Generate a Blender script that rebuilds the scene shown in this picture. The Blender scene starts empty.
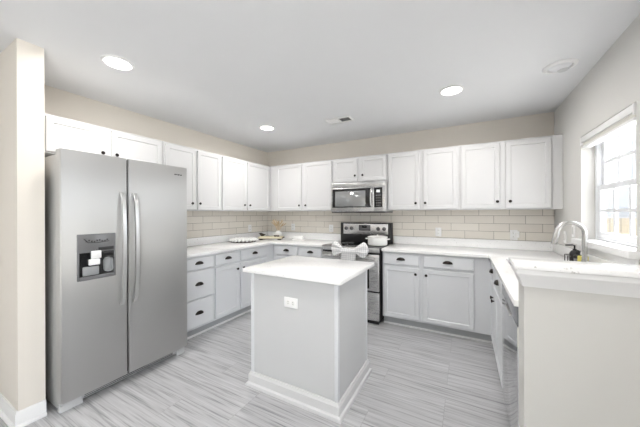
import bpy, bmesh, math, random
from mathutils import Matrix, Vector
random.seed(7)
S = bpy.context.scene
C = S.collection
PI = math.pi

# ------------------------------------------------------------------ camera
EYE = 1.338
cd = bpy.data.cameras.new('camera')
cd.sensor_width = 36.0
cd.lens = 36.0 * 266.6 / 640.0
cd.clip_start = 0.02
cam = bpy.data.objects.new('camera', cd)
C.objects.link(cam)
cam.matrix_world = (Matrix.Translation((0, 0, EYE)) @ Matrix.Rotation(math.radians(28.636), 4, 'Z')
                    @ Matrix.Rotation(math.radians(90 - 0.038), 4, 'X') @ Matrix.Rotation(math.radians(-0.165), 4, 'Z'))
S.camera = cam

# ------------------------------------------------------------------ world (overcast bright daylight), exposure
w = bpy.data.worlds.new('daylight')
S.world = w
w.use_nodes = True
bg = w.node_tree.nodes['Background']
bg.inputs['Color'].default_value = (0.90, 0.95, 1.0, 1)
bg.inputs['Strength'].default_value = 2.6
S.view_settings.view_transform = 'Standard'
S.view_settings.look = 'None'
S.view_settings.gamma = 1.0
S.view_settings.use_curve_mapping = False
S.view_settings.exposure = 1.06
LAMP = 5.0        # watts of each recessed light
sl = bpy.data.lights.new('sun', 'SUN'); sl.energy = 8.0; sl.angle = math.radians(1.0); sl.color = (1.0, 0.98, 0.95)
sun = bpy.data.objects.new('sun', sl); C.objects.link(sun)
sun.rotation_euler = (math.radians(22), 0, math.radians(102))      # high in the east

# ------------------------------------------------------------------ measures of the room
XL, YB, XR, H = -3.158, 3.798, 0.853, 2.445
XE, YS = -4.9, -3.7            # far sides of the open living area behind the camera

# ------------------------------------------------------------------ materials
def mat(name, col, rough=0.5, metal=0.0, spec=0.5, coat=0.0):
    m = bpy.data.materials.new(name); m.use_nodes = True
    b = m.node_tree.nodes['Principled BSDF']
    b.inputs['Base Color'].default_value = (*col, 1)
    b.inputs['Roughness'].default_value = rough
    b.inputs['Metallic'].default_value = metal
    b.inputs['Specular IOR Level'].default_value = spec
    if coat: b.inputs['Coat Weight'].default_value = coat
    return m
def nd(m, t, **kw):
    n = m.node_tree.nodes.new(t)
    for k, v in kw.items():
        if k in n.inputs: n.inputs[k].default_value = v
        else: setattr(n, k, v)
    return n
def ln(m, a, ao, b, bi): m.node_tree.links.new(a.outputs[ao], b.inputs[bi])
def bsdf(m): return m.node_tree.nodes['Principled BSDF']
def srgb(r, g, b):
    f = lambda c: (c/255/12.92) if c/255 <= 0.04045 else ((c/255+0.055)/1.055)**2.4
    return (f(r), f(g), f(b))
def mottle(m, col, amount=0.04, scale=6.0, bump=0.0, bscale=300.0):
    """gentle procedural variation and paint texture"""
    tc = nd(m, 'ShaderNodeTexCoord'); n = nd(m, 'ShaderNodeTexNoise', Scale=scale, Detail=3.0)
    ln(m, tc, 'Object', n, 'Vector')
    r = nd(m, 'ShaderNodeValToRGB')
    r.color_ramp.elements[0].color = (*[c*(1-amount) for c in col], 1)
    r.color_ramp.elements[1].color = (*[min(1, c*(1+amount)) for c in col], 1)
    ln(m, n, 'Fac', r, 'Fac'); ln(m, r, 'Color', bsdf(m), 'Base Color')
    if bump:
        n2 = nd(m, 'ShaderNodeTexNoise', Scale=bscale, Detail=2.0)
        ln(m, tc, 'Object', n2, 'Vector')
        bp = nd(m, 'ShaderNodeBump', Strength=bump, Distance=0.001)
        ln(m, n2, 'Fac', bp, 'Height'); ln(m, bp, 'Normal', bsdf(m), 'Normal')
    return m
def painted(name, rgb, rough=0.5, amount=0.02, bump=0.0):
    c = srgb(*rgb); return mottle(mat(name, c, rough), c, amount, 5.0, bump)

M = {}
M['wall'] = painted('wall_paint_greige', (229, 223, 214), 0.85, 0.015, 0.15)
M['wallr'] = painted('wall_paint_light_cast', (216, 215, 212), 0.85, 0.012, 0.15)  # greige wall paint with the cooler light on this side put into its colour
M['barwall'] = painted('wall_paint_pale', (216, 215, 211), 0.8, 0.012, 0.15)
M['ceiling'] = painted('ceiling_paint', (232, 233, 235), 0.9, 0.01, 0.1)
M['trim'] = painted('white_trim_paint', (240, 240, 240), 0.4, 0.01)
M['upper'] = painted('white_cabinet_paint', (217, 217, 218), 0.4, 0.008)
M['base'] = painted('pale_grey_cabinet_paint', (222, 224, 227), 0.42, 0.012)
M['island'] = painted('grey_island_paint', (208, 209, 210), 0.45, 0.012)
M['bronze'] = mat('dark_bronze', (0.035, 0.03, 0.028), 0.32, 0.85)
M['black'] = mat('black_plastic', (0.015, 0.015, 0.016), 0.4)
M['blackgloss'] = mat('black_glass', (0.008, 0.008, 0.009), 0.06, 0, 0.6)
M['dark'] = mat('dark_recess', (0.03, 0.03, 0.032), 0.6)
M['plastic'] = mat('white_plastic', srgb(246, 246, 246), 0.3)
M['gplastic'] = mat('grey_plastic', srgb(150, 152, 154), 0.4)
M['steelgrey'] = mat('fridge_side_grey', srgb(192, 192, 191), 0.45, 0.2)
M['footgrey'] = mat('pale_grey_plastic', srgb(205, 206, 207), 0.45)
M['toe'] = painted('shaded_toe_board', (176, 178, 181), 0.5)  # cabinet paint darkened: the shade under the doors is in this colour
M['chrome'] = mat('brushed_nickel', (0.62, 0.62, 0.61), 0.25, 1.0)
M['ceramic'] = mat('white_ceramic', srgb(245, 245, 243), 0.2)
M['yellow'] = mottle(mat('yellow_sponge', srgb(226, 214, 120), 0.9), srgb(226, 214, 120), 0.08, 60)
M['paleboard'] = mottle(mat('pale_wood', srgb(226, 218, 192), 0.55), srgb(226, 218, 192), 0.05, 30)
M['darkwood'] = mottle(mat('dark_wood', srgb(70, 60, 50), 0.5), srgb(70, 60, 50), 0.15, 40)
M['straw'] = mottle(mat('dried_grass', srgb(198, 178, 148), 0.9), srgb(198, 178, 148), 0.2, 60)
M['blind'] = mottle(mat('blind_fabric', srgb(236, 234, 228), 0.8), srgb(236, 234, 228), 0.02, 20)
M['vinyl'] = mat('white_vinyl', srgb(226, 228, 232), 0.35)
M['dwpanel'] = mat('dark_grey_panel', srgb(140, 141, 145), 0.15, 0.6)
M['mesh'] = mat('reflection_grey_glass', srgb(168, 170, 171), 0.12, 0.6)  # pale grey imitates bright windows reflected in the dark door glass
M['dial'] = mat('dial_grey', srgb(110, 110, 112), 0.35, 0.6)

def steel(name, col, rough, stretch=(1, 1, 60), bump=0.03, aniso=0.0):
    m = mat(name, col, rough, 1.0)
    tc = nd(m, 'ShaderNodeTexCoord'); mp = nd(m, 'ShaderNodeMapping')
    mp.inputs['Scale'].default_value = stretch
    n = nd(m, 'ShaderNodeTexNoise', Scale=14.0, Detail=4.0)
    ln(m, tc, 'Object', mp, 'Vector'); ln(m, mp, 'Vector', n, 'Vector')
    mr = nd(m, 'ShaderNodeMapRange'); k = 0.02 if aniso else 0.15
    mr.inputs['To Min'].default_value = rough*(1-k); mr.inputs['To Max'].default_value = rough*(1+k)
    ln(m, n, 'Fac', mr, 'Value'); ln(m, mr, 'Result', bsdf(m), 'Roughness')
    bp = nd(m, 'ShaderNodeBump', Strength=bump, Distance=0.001)
    ln(m, n, 'Fac', bp, 'Height'); ln(m, bp, 'Normal', bsdf(m), 'Normal')
    if aniso:
        bsdf(m).inputs['Anisotropic'].default_value = aniso
        cv = nd(m, 'ShaderNodeCombineXYZ'); cv.inputs[0].default_value = 0.25; cv.inputs[1].default_value = 1.0; cv.inputs[2].default_value = 0.02
        ln(m, cv, 'Vector', bsdf(m), 'Tangent')
    return m
M['steel'] = steel('stainless_steel', (0.57, 0.567, 0.562), 0.40, (1, 40, 1), 0.0, 0.96)
M['steelx'] = steel('stainless_steel_oven', (0.62, 0.62, 0.62), 0.27, (1, 40, 40))
M['handle'] = mat('satin_handle_steel', (0.66, 0.66, 0.655), 0.28, 1.0)
M['mirrorsteel'] = steel('polished_stainless', (0.62, 0.62, 0.63), 0.06, (1, 1, 40), 0.0)

def quartz():
    c = srgb(253, 253, 253)
    m = mat('white_quartz', c, 0.16, 0, 0.5)
    tc = nd(m, 'ShaderNodeTexCoord')
    v = nd(m, 'ShaderNodeTexNoise', Scale=85.0, Detail=3.0); ln(m, tc, 'Object', v, 'Vector')
    r = nd(m, 'ShaderNodeValToRGB')
    r.color_ramp.elements[0].position = 0.24; r.color_ramp.elements[0].color = (*srgb(186, 182, 178), 1)
    r.color_ramp.elements[1].position = 0.36; r.color_ramp.elements[1].color = (*c, 1)
    ln(m, v, 'Fac', r, 'Fac'); ln(m, r, 'Color', bsdf(m), 'Base Color')
    return m
M['quartz'] = quartz()

def tile(name, axis):
    m = mat(name, srgb(214, 207, 196), 0.22)
    tc = nd(m, 'ShaderNodeTexCoord'); sp = nd(m, 'ShaderNodeSeparateXYZ'); cb = nd(m, 'ShaderNodeCombineXYZ')
    ln(m, tc, 'Object', sp, 'Vector')
    a = nd(m, 'ShaderNodeMath', operation='ADD'); a.inputs[1].default_value = 0.7725 + 3.05
    z = nd(m, 'ShaderNodeMath', operation='ADD'); z.inputs[1].default_value = -1.0195 + 0.188
    ln(m, sp, axis, a, 0); ln(m, sp, 'Z', z, 0); ln(m, a, 0, cb, 'X'); ln(m, z, 0, cb, 'Y')
    b = nd(m, 'ShaderNodeTexBrick', offset=0.5, offset_frequency=2)
    for k, v in dict(Scale=1.0).items(): b.inputs[k].default_value = v
    b.inputs['Brick Width'].default_value = 0.305; b.inputs['Row Height'].default_value = 0.0945
    b.inputs['Mortar Size'].default_value = 0.0022; b.inputs['Mortar Smooth'].default_value = 0.1
    b.inputs['Bias'].default_value = 0.0
    b.inputs['Color1'].default_value = (*srgb(238, 233, 224), 1)
    b.inputs['Color2'].default_value = (*srgb(230, 224, 215), 1)
    b.inputs['Mortar'].default_value = (*srgb(158, 151, 142), 1)
    ln(m, cb, 'Vector', b, 'Vector'); ln(m, b, 'Color', bsdf(m), 'Base Color')
    bp = nd(m, 'ShaderNodeBump', Strength=0.5, Distance=0.002); bp.invert = True
    ln(m, b, 'Fac', bp, 'Height'); ln(m, bp, 'Normal', bsdf(m), 'Normal')
    return m
M['tileb'] = tile('subway_tile_back', 'X')
M['tilel'] = tile('subway_tile_left', 'Y')

def floor_mat():
    m = mat('grey_plank_floor', (0.4, 0.4, 0.41), 0.32)
    tc = nd(m, 'ShaderNodeTexCoord'); mp = nd(m, 'ShaderNodeMapping')
    mp.inputs['Location'].default_value = (0.13, 0.05, 0)
    ln(m, tc, 'Object', mp, 'Vector')
    b = nd(m, 'ShaderNodeTexBrick', offset=0.37, offset_frequency=3)
    b.inputs['Scale'].default_value = 1.0
    b.inputs['Brick Width'].default_value = 1.22; b.inputs['Row Height'].default_value = 0.18
    b.inputs['Mortar Size'].default_value = 0.0012; b.inputs['Bias'].default_value = 0.0
    b.inputs['Color1'].default_value = (0.0, 0.0, 0.0, 1); b.inputs['Color2'].default_value = (1, 1, 1, 1)
    b.inputs['Mortar'].default_value = (0.2, 0.2, 0.2, 1)
    ln(m, mp, 'Vector', b, 'Vector')
    # grain: noise stretched along the plank, shifted per plank
    sh = nd(m, 'ShaderNodeVectorMath', operation='MULTIPLY_ADD')
    sh.inputs[1].default_value = (7.0, 3.0, 0.0)
    ln(m, b, 'Color', sh, 0); ln(m, mp, 'Vector', sh, 2)
    m2 = nd(m, 'ShaderNodeMapping'); m2.inputs['Scale'].default_value = (1.6, 42.0, 1.0)
    ln(m, sh, 'Vector', m2, 'Vector')
    n1 = nd(m, 'ShaderNodeTexNoise', Scale=1.0, Detail=6.0, Roughness=0.62); ln(m, m2, 'Vector', n1, 'Vector')
    m3 = nd(m, 'ShaderNodeMapping'); m3.inputs['Scale'].default_value = (3.0, 120.0, 1.0)
    ln(m, sh, 'Vector', m3, 'Vector')
    n2 = nd(m, 'ShaderNodeTexNoise', Scale=1.0, Detail=3.0); ln(m, m3, 'Vector', n2, 'Vector')
    mx = nd(m, 'ShaderNodeMix', data_type='FLOAT'); mx.inputs[0].default_value = 0.35
    ln(m, n1, 'Fac', mx, 2); ln(m, n2, 'Fac', mx, 3)
    r = nd(m, 'ShaderNodeValToRGB')
    e = r.color_ramp.elements
    e[0].position = 0.34; e[0].color = (*srgb(122, 122, 126), 1)
    e[1].position = 0.66; e[1].color = (*srgb(208, 208, 210), 1)
    k = e.new(0.48); k.color = (*srgb(186, 186, 188), 1)
    ln(m, mx, 0, r, 'Fac')
    # per plank tint
    t = nd(m, 'ShaderNodeMix', data_type='RGBA', blend_type='MULTIPLY'); t.inputs[0].default_value = 1.0
    tr = nd(m, 'ShaderNodeMapRange'); tr.inputs['To Min'].default_value = 0.95; tr.inputs['To Max'].default_value = 1.03
    ln(m, b, 'Color', tr, 'Value'); ln(m, r, 'Color', t, 6); ln(m, tr, 'Result', t, 7)
    g = nd(m, 'ShaderNodeMix', data_type='RGBA', blend_type='MULTIPLY')
    gr = nd(m, 'ShaderNodeMath', operation='MULTIPLY'); gr.inputs[1].default_value = 0.35
    ln(m, b, 'Fac', gr, 0); ln(m, gr, 0, g, 0); ln(m, t, 2, g, 6); g.inputs[7].default_value = (0.15, 0.15, 0.15, 1)
    ln(m, g, 2, bsdf(m), 'Base Color')
    bp = nd(m, 'ShaderNodeBump', Strength=0.12, Distance=0.002); ln(m, n2, 'Fac', bp, 'Height'); ln(m, bp, 'Normal', bsdf(m), 'Normal')
    return m
M['floor'] = floor_mat()

def glass():
    m = bpy.data.materials.new('clear_window_glass'); m.use_nodes = True
    nt = m.node_tree; nt.nodes.remove(bsdf(m))
    out = nt.nodes['Material Output']
    tr = nd(m, 'ShaderNodeBsdfTransparent'); gl = nd(m, 'ShaderNodeBsdfGlossy'); gl.inputs['Roughness'].default_value = 0.02
    lw = nd(m, 'ShaderNodeLayerWeight', Blend=0.5); mx = nd(m, 'ShaderNodeMixShader')
    pw = nd(m, 'ShaderNodeMath', operation='POWER'); pw.inputs[1].default_value = 4.0
    sc = nd(m, 'ShaderNodeMath', operation='MULTIPLY_ADD'); sc.inputs[1].default_value = 0.6; sc.inputs[2].default_value = 0.03
    ln(m, lw, 'Facing', pw, 0); ln(m, pw, 0, sc, 0)
    ln(m, sc, 0, mx, 'Fac'); ln(m, tr, 'BSDF', mx, 1); ln(m, gl, 'BSDF', mx, 2); ln(m, mx, 'Shader', out, 'Surface')
    return m
M['glass'] = glass()

def emit(name, col, s):
    m = bpy.data.materials.new(name); m.use_nodes = True
    b = bsdf(m); b.inputs['Base Color'].default_value = (0.9, 0.9, 0.9, 1)
    b.inputs['Emission Color'].default_value = (*col, 1); b.inputs['Emission Strength'].default_value = s
    return m
M['lamp'] = emit('lit_lamp_lens', (1.0, 0.97, 0.93), 6.0)
M['clock'] = emit('clock_digits', (0.75, 0.9, 0.95), 0.12)

def plaid():
    m = mat('grey_check_cotton', srgb(232, 232, 232), 0.9)
    tc = nd(m, 'ShaderNodeTexCoord'); sp = nd(m, 'ShaderNodeSeparateXYZ'); ln(m, tc, 'Object', sp, 'Vector')
    outs = []
    for ax, k in (('X', 260.0), ('Z', 260.0)):
        a = nd(m, 'ShaderNodeMath', operation='MULTIPLY'); a.inputs[1].default_value = k; ln(m, sp, ax, a, 0)
        s = nd(m, 'ShaderNodeMath', operation='SINE'); ln(m, a, 0, s, 0)
        g = nd(m, 'ShaderNodeMath', operation='GREATER_THAN'); g.inputs[1].default_value = 0.72; ln(m, s, 0, g, 0)
        outs.append(g)
    ad = nd(m, 'ShaderNodeMath', operation='ADD'); ln(m, outs[0], 0, ad, 0); ln(m, outs[1], 0, ad, 1)
    r = nd(m, 'ShaderNodeValToRGB')
    r.color_ramp.elements[0].color = (*srgb(243, 243, 243), 1); r.color_ramp.elements[1].color = (*srgb(186, 186, 189), 1)
    d = nd(m, 'ShaderNodeMath', operation='MULTIPLY'); d.inputs[1].default_value = 0.5; ln(m, ad, 0, d, 0)
    ln(m, d, 0, r, 'Fac'); ln(m, r, 'Color', bsdf(m), 'Base Color')
    return m
M['plaid'] = plaid()
def siding():
    c = srgb(138, 141, 146); m = mat('pale_lap_siding', c, 0.7)
    tc = nd(m, 'ShaderNodeTexCoord'); wv = nd(m, 'ShaderNodeTexWave', bands_direction='Z', wave_profile='SAW', Scale=1.6)
    ln(m, tc, 'Object', wv, 'Vector')
    bp = nd(m, 'ShaderNodeBump', Strength=0.8, Distance=0.02); ln(m, wv, 'Fac', bp, 'Height'); ln(m, bp, 'Normal', bsdf(m), 'Normal')
    return m
M['siding'] = siding()
M['fence'] = mottle(mat('weathered_fence_wood', srgb(122, 114, 100), 0.8), srgb(122, 114, 100), 0.1, 12)
M['concrete'] = mottle(mat('pale_concrete', srgb(222, 220, 214), 0.85), srgb(222, 220, 214), 0.05, 4)
M['roof'] = mottle(mat('grey_shingle', srgb(120, 120, 124), 0.9), srgb(120, 120, 124), 0.15, 20)

# ------------------------------------------------------------------ mesh helpers
def box(bm, x0, x1, y0, y1, z0, z1, bev=0.0, seg=2):
    t = bmesh.new()
    v = [t.verts.new(p) for p in ((x0,y0,z0),(x1,y0,z0),(x1,y1,z0),(x0,y1,z0),(x0,y0,z1),(x1,y0,z1),(x1,y1,z1),(x0,y1,z1))]
    for f in ((0,3,2,1),(4,5,6,7),(0,1,5,4),(1,2,6,5),(2,3,7,6),(3,0,4,7)):
        t.faces.new([v[i] for i in f])
    if bev: bmesh.ops.bevel(t, geom=list(t.edges), offset=bev, segments=seg, affect='EDGES', profile=0.5)
    merge(bm, t)
def merge(bm, t, mtx=None):
    if mtx is not None: bmesh.ops.transform(t, matrix=mtx, verts=t.verts)
    me = bpy.data.meshes.new('tmp'); t.to_mesh(me); t.free(); bm.from_mesh(me); bpy.data.meshes.remove(me)
def lathe(bm, prof, c=(0,0,0), axis='Z', n=24, sx=1, sy=1):
    """prof: list of (radius, height) from bottom to top; closed with caps when radius>0 at the ends"""
    t = bmesh.new(); rings = []
    for r, h in prof:
        rings.append([t.verts.new((r*math.cos(2*PI*i/n)*sx, r*math.sin(2*PI*i/n)*sy, h)) for i in range(n)])
    for a, b in zip(rings, rings[1:]):
        for i in range(n): t.faces.new((a[i], a[(i+1)%n], b[(i+1)%n], b[i]))
    if prof[0] != prof[-1]:                       # an open profile is capped, a closed one (a ring) is not
        if prof[0][0] > 1e-6: t.faces.new(list(reversed(rings[0])))
        if prof[-1][0] > 1e-6: t.faces.new(rings[-1])
    bmesh.ops.remove_doubles(t, verts=t.verts, dist=1e-6)
    m = Matrix.Translation(c)
    if axis == 'Y': m = m @ Matrix.Rotation(PI/2, 4, 'X')       # local z -> -y
    if axis == 'X': m = m @ Matrix.Rotation(PI/2, 4, 'Y')       # local z -> +x
    bmesh.ops.recalc_face_normals(t, faces=t.faces)
    merge(bm, t, m)
def tube(bm, pts, r, n=10, radii=None):
    pts = [Vector(p) for p in pts]; t = bmesh.new(); rings = []
    up = None
    for i, p in enumerate(pts):
        d = (pts[min(i+1, len(pts)-1)] - pts[max(i-1, 0)]).normalized()
        if up is None:
            up = Vector((0,0,1)) if abs(d.z) < 0.9 else Vector((1,0,0))
        a = d.cross(up).normalized(); b = a.cross(d).normalized(); up = b
        rr = radii[i] if radii else r
        rings.append([t.verts.new(p + a*rr*math.cos(2*PI*k/n) + b*rr*math.sin(2*PI*k/n)) for k in range(n)])
    for q, s in zip(rings, rings[1:]):
        for k in range(n): t.faces.new((q[k], q[(k+1)%n], s[(k+1)%n], s[k]))
    t.faces.new(list(reversed(rings[0]))); t.faces.new(rings[-1])
    bmesh.ops.recalc_face_normals(t, faces=t.faces)
    merge(bm, t)
def prism(bm, pts, z0, z1):
    t = bmesh.new(); a = [t.verts.new((x, y, z0)) for x, y in pts]; b = [t.verts.new((x, y, z1)) for x, y in pts]
    n = len(pts); t.faces.new(a); t.faces.new(b)
    for i in range(n): t.faces.new((a[i], a[(i+1)%n], b[(i+1)%n], b[i]))
    bmesh.ops.recalc_face_normals(t, faces=t.faces); merge(bm, t)
def cells(bm, xs, ys, keep, z0, z1, bev=0.002):
    """slab made of the grid cells for which keep(xc, yc) is true (L shapes, cut-outs)"""
    t = bmesh.new(); V = {}
    def vert(i, j):
        if (i, j) not in V: V[i, j] = t.verts.new((xs[i], ys[j], z1))
        return V[i, j]
    fs = [t.faces.new((vert(i,j), vert(i+1,j), vert(i+1,j+1), vert(i,j+1)))
          for i in range(len(xs)-1) for j in range(len(ys)-1) if keep((xs[i]+xs[i+1])/2, (ys[j]+ys[j+1])/2)]
    r = bmesh.ops.extrude_face_region(t, geom=fs)
    for v in [g for g in r['geom'] if isinstance(g, bmesh.types.BMVert)]: v.co.z = z0
    bmesh.ops.recalc_face_normals(t, faces=t.faces)
    if bev:
        es = [e for e in t.edges if len(e.link_faces) == 2 and e.calc_face_angle() > 0.5]
        bmesh.ops.bevel(t, geom=es, offset=bev, segments=2, affect='EDGES', profile=0.5)
    merge(bm, t)
def sweep(bm, path, prof):
    """profile (out, z) swept along a plan polyline, mitred; 'out' is to the right of the direction of travel"""
    t = bmesh.new(); P = [Vector((x, y, 0)) for x, y in path]; rows = []
    for i, p in enumerate(P):
        d0 = (P[i]-P[i-1]).normalized() if i else (P[1]-P[0]).normalized()
        d1 = (P[i+1]-P[i]).normalized() if i < len(P)-1 else d0
        n0 = Vector((d0.y, -d0.x, 0)); n1 = Vector((d1.y, -d1.x, 0))
        m = (n0+n1); m = m / max(1e-6, m.dot(n0))
        rows.append([t.verts.new(p + m*o + Vector((0,0,z))) for o, z in prof])
    k = len(prof)
    for a, b in zip(rows, rows[1:]):
        for j in range(k): t.faces.new((a[j], a[(j+1)%k], b[(j+1)%k], b[j]))
    t.faces.new(rows[0]); t.faces.new(list(reversed(rows[-1])))
    bmesh.ops.recalc_face_normals(t, faces=t.faces); merge(bm, t)

def obj(name, bm, m, parent=None, loc=None, smooth=True):
    me = bpy.data.meshes.new(name); bm.to_mesh(me); bm.free()
    me.materials.append(M[m] if isinstance(m, str) else m)
    if smooth:
        me.polygons.foreach_set('use_smooth', [True]*len(me.polygons))
        me.set_sharp_from_angle(angle=math.radians(32))
    o = bpy.data.objects.new(name, me); C.objects.link(o)
    if parent is not None: o.parent = parent
    if loc is not None: o.location = loc
    return o
def B(*a, **k):
    bm = bmesh.new(); box(bm, *a, **k); return bm
def L(*a, **k):
    bm = bmesh.new(); lathe(bm, *a, **k); return bm
def T(*a, **k):
    bm = bmesh.new(); tube(bm, *a, **k); return bm
def thing(name, label, cat, loc=(0,0,0), rz=0.0, group=None):
    o = bpy.data.objects.new(name, None); C.objects.link(o)
    o.empty_display_size = 0.1
    o.location = loc; o.rotation_euler = (0, 0, rz); o['label'] = label; o['category'] = cat
    if group: o['group'] = group
    return o
def tag(o, label, cat, group=None):
    o['label'] = label; o['category'] = cat
    if group: o['group'] = group
    return o
def struct(name, bm, m, parent=None, label=None):
    o = obj(name, bm, m, parent)
    if parent is None: o['kind'] = 'structure'
    if label: o['label'] = label
    return o
def dup(root, loc, label, rz=None):
    r = root.copy(); C.objects.link(r); r.location = loc; r['label'] = label
    if rz is not None: r.rotation_euler = (0, 0, rz)
    for ch in list(root.children):
        c = ch.copy(); C.objects.link(c); c.parent = r
        for g in list(ch.children):
            d = g.copy(); C.objects.link(d); d.parent = c
    return r

# ------------------------------------------------------------------ room shell
WT = 0.14
struct('floor', B(XE, XR, YS, YB, -0.06, 0.0), 'floor')
struct('ceiling', B(XE, XR, YS, YB, H, H+0.1), 'ceiling')
struct('wall_back', B(XL-WT, XR+WT, YB, YB+WT, 0, H), 'wall')
struct('wall_left', B(XL-WT, XL, 0.683, YB, 0, H), 'wall')
struct('wall_stub', B(XE, -2.47, 0.558, 0.683, 0, H), 'wall')
struct('wall_west', B(XE-WT, XE, YS, 0.558, 0, H), 'wall')
# window wall with its opening
WY0, WY1, WZ0, WZ1 = 2.192, 3.022, 1.075, 1.972
bm = bmesh.new()
box(bm, XR, XR+WT, YS, -3.3, 0, H); box(bm, XR, XR+WT, -3.3, -0.4, 0, 0.1); box(bm, XR, XR+WT, -3.3, -0.4, 2.28, H)
box(bm, XR, XR+WT, -0.4, WY0, 0, H); box(bm, XR, XR+WT, WY1, YB, 0, H)
box(bm, XR, XR+WT, WY0, WY1, 0, WZ0); box(bm, XR, XR+WT, WY0, WY1, WZ1, H)
struct('wall_right', bm, 'wallr')
struct('wall_south', B(XE, XR, YS-WT, YS, 0, H), 'wall')
# wide glazed opening added for fill light in the living area, out of view
bm = bmesh.new()
for y in (-3.3, -1.88, -0.46): box(bm, XR+0.06, XR+0.11, y, y+0.06, 0.1, 2.28)
box(bm, XR+0.06, XR+0.11, -3.24, -0.46, 0.1, 0.16); box(bm, XR+0.06, XR+0.11, -3.24, -0.46, 2.22, 2.28)
d = struct('fill_window', bm, 'vinyl')
obj('pane', B(XR+0.083, XR+0.087, -3.24, -0.46, 0.16, 2.22), 'glass', d)

# baseboards on the wall stub by the fridge
BBP = [(0, 0), (0.028, 0), (0.028, 0.012), (0.022, 0.02), (0.014, 0.022), (0.014, 0.085), (0.009, 0.1), (0, 0.1)]
bm = bmesh.new(); sweep(bm, [(XE, 0.558), (-2.47, 0.558), (-2.47, 0.683)], BBP)
struct('baseboard_left', bm, 'trim')

# subway tile (a thin tiled skin on the walls between worktop upstand and upper cabinets)
struct('trim_1', B(-3.150, 0.853, YB-0.008, YB-0.0005, 1.0165, 1.385), 'tileb')
struct('trim_2', B(XL+0.0005, XL+0.008, 1.65, YB-0.0005, 1.0165, 1.385), 'tilel')

# bar knee wall with crown moulding under the bar top
struct('wall_bar', B(0.223, XR, 1.45, 1.585, 0, 1.095), 'barwall')
CR = [(0, 1.018), (0.006, 1.018), (0.008, 1.03), (0.012, 1.036), (0.016, 1.055), (0.026, 1.07), (0.03, 1.076), (0.03, 1.0945), (0, 1.0945)]
bm = bmesh.new(); sweep(bm, [(0.223, 1.585), (0.223, 1.45), (XR, 1.45)], [(-o, z) for o, z in CR][::1])
bm2 = bmesh.new(); bm.free(); sweep(bm2, [(XR, 1.45), (0.223, 1.45), (0.223, 1.585)][::-1], CR)
struct('trim_3', bm2, 'trim')
bm = bmesh.new()
sweep(bm, [(0.223, 1.585), (0.223, 1.45), (XR, 1.45)], BBP)
struct('baseboard_bar', bm, 'trim')
bm = bmesh.new(); cells(bm, [0.185, XR-0.001], [1.415, 1.602], lambda x, y: True, 1.0955, 1.12, 0.003)
tag(obj('bar_top', bm, 'quartz'), 'raised speckled white quartz bar ledge on the half wall at right', 'countertop')

# ------------------------------------------------------------------ window: sill, frame, sashes, grids, glass
bm = bmesh.new()
box(bm, XR-0.05, XR+0.10, WY0-0.04, WY1+0.05, 1.076, 1.118, 0.006)
box(bm, XR-0.018, XR, WY0-0.02, WY1+0.03, 1.018, 1.076, 0.003)
# the part of the sill board inside the opening is narrower than its horns: trimmed to the opening
bm.free(); bm = bmesh.new()
cells(bm, [XR-0.05, XR-0.0005, XR+0.10], [WY0-0.045, WY0+0.001, WY1-0.001, WY1+0.05],
      lambda x, y: x < XR or WY0 < y < WY1, 1.0765, 1.118, 0.004)
struct('trim_4', bm, 'trim')
struct('trim_5', B(XR-0.016, XR-0.0005, WY0-0.03, WY1+0.035, 1.0175, 1.0755, 0.003), 'trim')
FX0, FX1 = XR+0.085, XR+0.139
bm = bmesh.new()
y0, y1, z0, z1 = WY0+0.001, WY1-0.001, 1.119, WZ1-0.001
box(bm, FX0, FX1, y0, y0+0.045, z0, z1, 0.003); box(bm, FX0, FX1, y1-0.045, y1, z0, z1, 0.003)
box(bm, FX0, FX1, y0+0.045, y1-0.045, z0, z0+0.02, 0.003); box(bm, FX0, FX1, y0+0.045, y1-0.045, z1-0.02, z1, 0.003)
win = struct('window_1', bm, 'vinyl')
def sash(z0, z1, x0, x1, zm):
    bm = bmesh.new(); a, b = y0+0.046, y1-0.046; r = 0.045
    box(bm, x0, x1, a, a+r, z0, z1, 0.004); box(bm, x0, x1, b-r, b, z0, z1, 0.004)
    box(bm, x0, x1, a+r, b-r, z0, z0+r, 0.004); box(bm, x0, x1, a+r, b-r, z1-0.04, z1, 0.004)
    s = obj('sash', bm, 'vinyl', win)
    g = bmesh.new(); W = (b-r)-(a+r); xm = (x0+x1)/2
    for k in (1, 2):
        y = a+r+W*k/3; box(g, xm-0.008, xm+0.008, y-0.012, y+0.012, z0+r, z1-0.04)
    box(g, xm-0.0085, xm+0.0085, a+r, b-r, zm-0.012, zm+0.012)
    obj('window_grid', g, 'vinyl', s)
    obj('pane', B(xm-0.002, xm+0.002, a+r, b-r, z0+r, z1-0.04), 'glass', s)
sash(1.14, 1.555, FX0+0.002, FX0+0.026, 1.352)
sash(1.515, 1.949, FX0+0.028, FX0+0.052, 1.735)

# raised cellular blind at the head of the window
t = thing('window_blind', 'white blind raised to the top of the window above the sink', 'blind', (XR, 2.606, 1.87))
obj('headrail', B(-0.006, 0.058, -0.39, 0.39, 0.048, 0.094, 0.003), 'plastic', t)
bm = bmesh.new()
for k in range(6): box(bm, 0.004+0.002*(k%2), 0.05-0.002*(k%2), -0.388, 0.388, 0.018+k*0.005, 0.0228+k*0.005, 0.0015, 1)
obj('folded_fabric', bm, 'blind', t)
obj('bottom_rail', B(-0.002, 0.054, -0.388, 0.388, 0.0, 0.0175, 0.004), 'plastic', t)
for s in (-1, 1): obj('bracket', B(-0.008, 0.06, min(s*0.391, s*0.405), max(s*0.391, s*0.405), 0.03, 0.096, 0.002), 'plastic', t)

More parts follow.
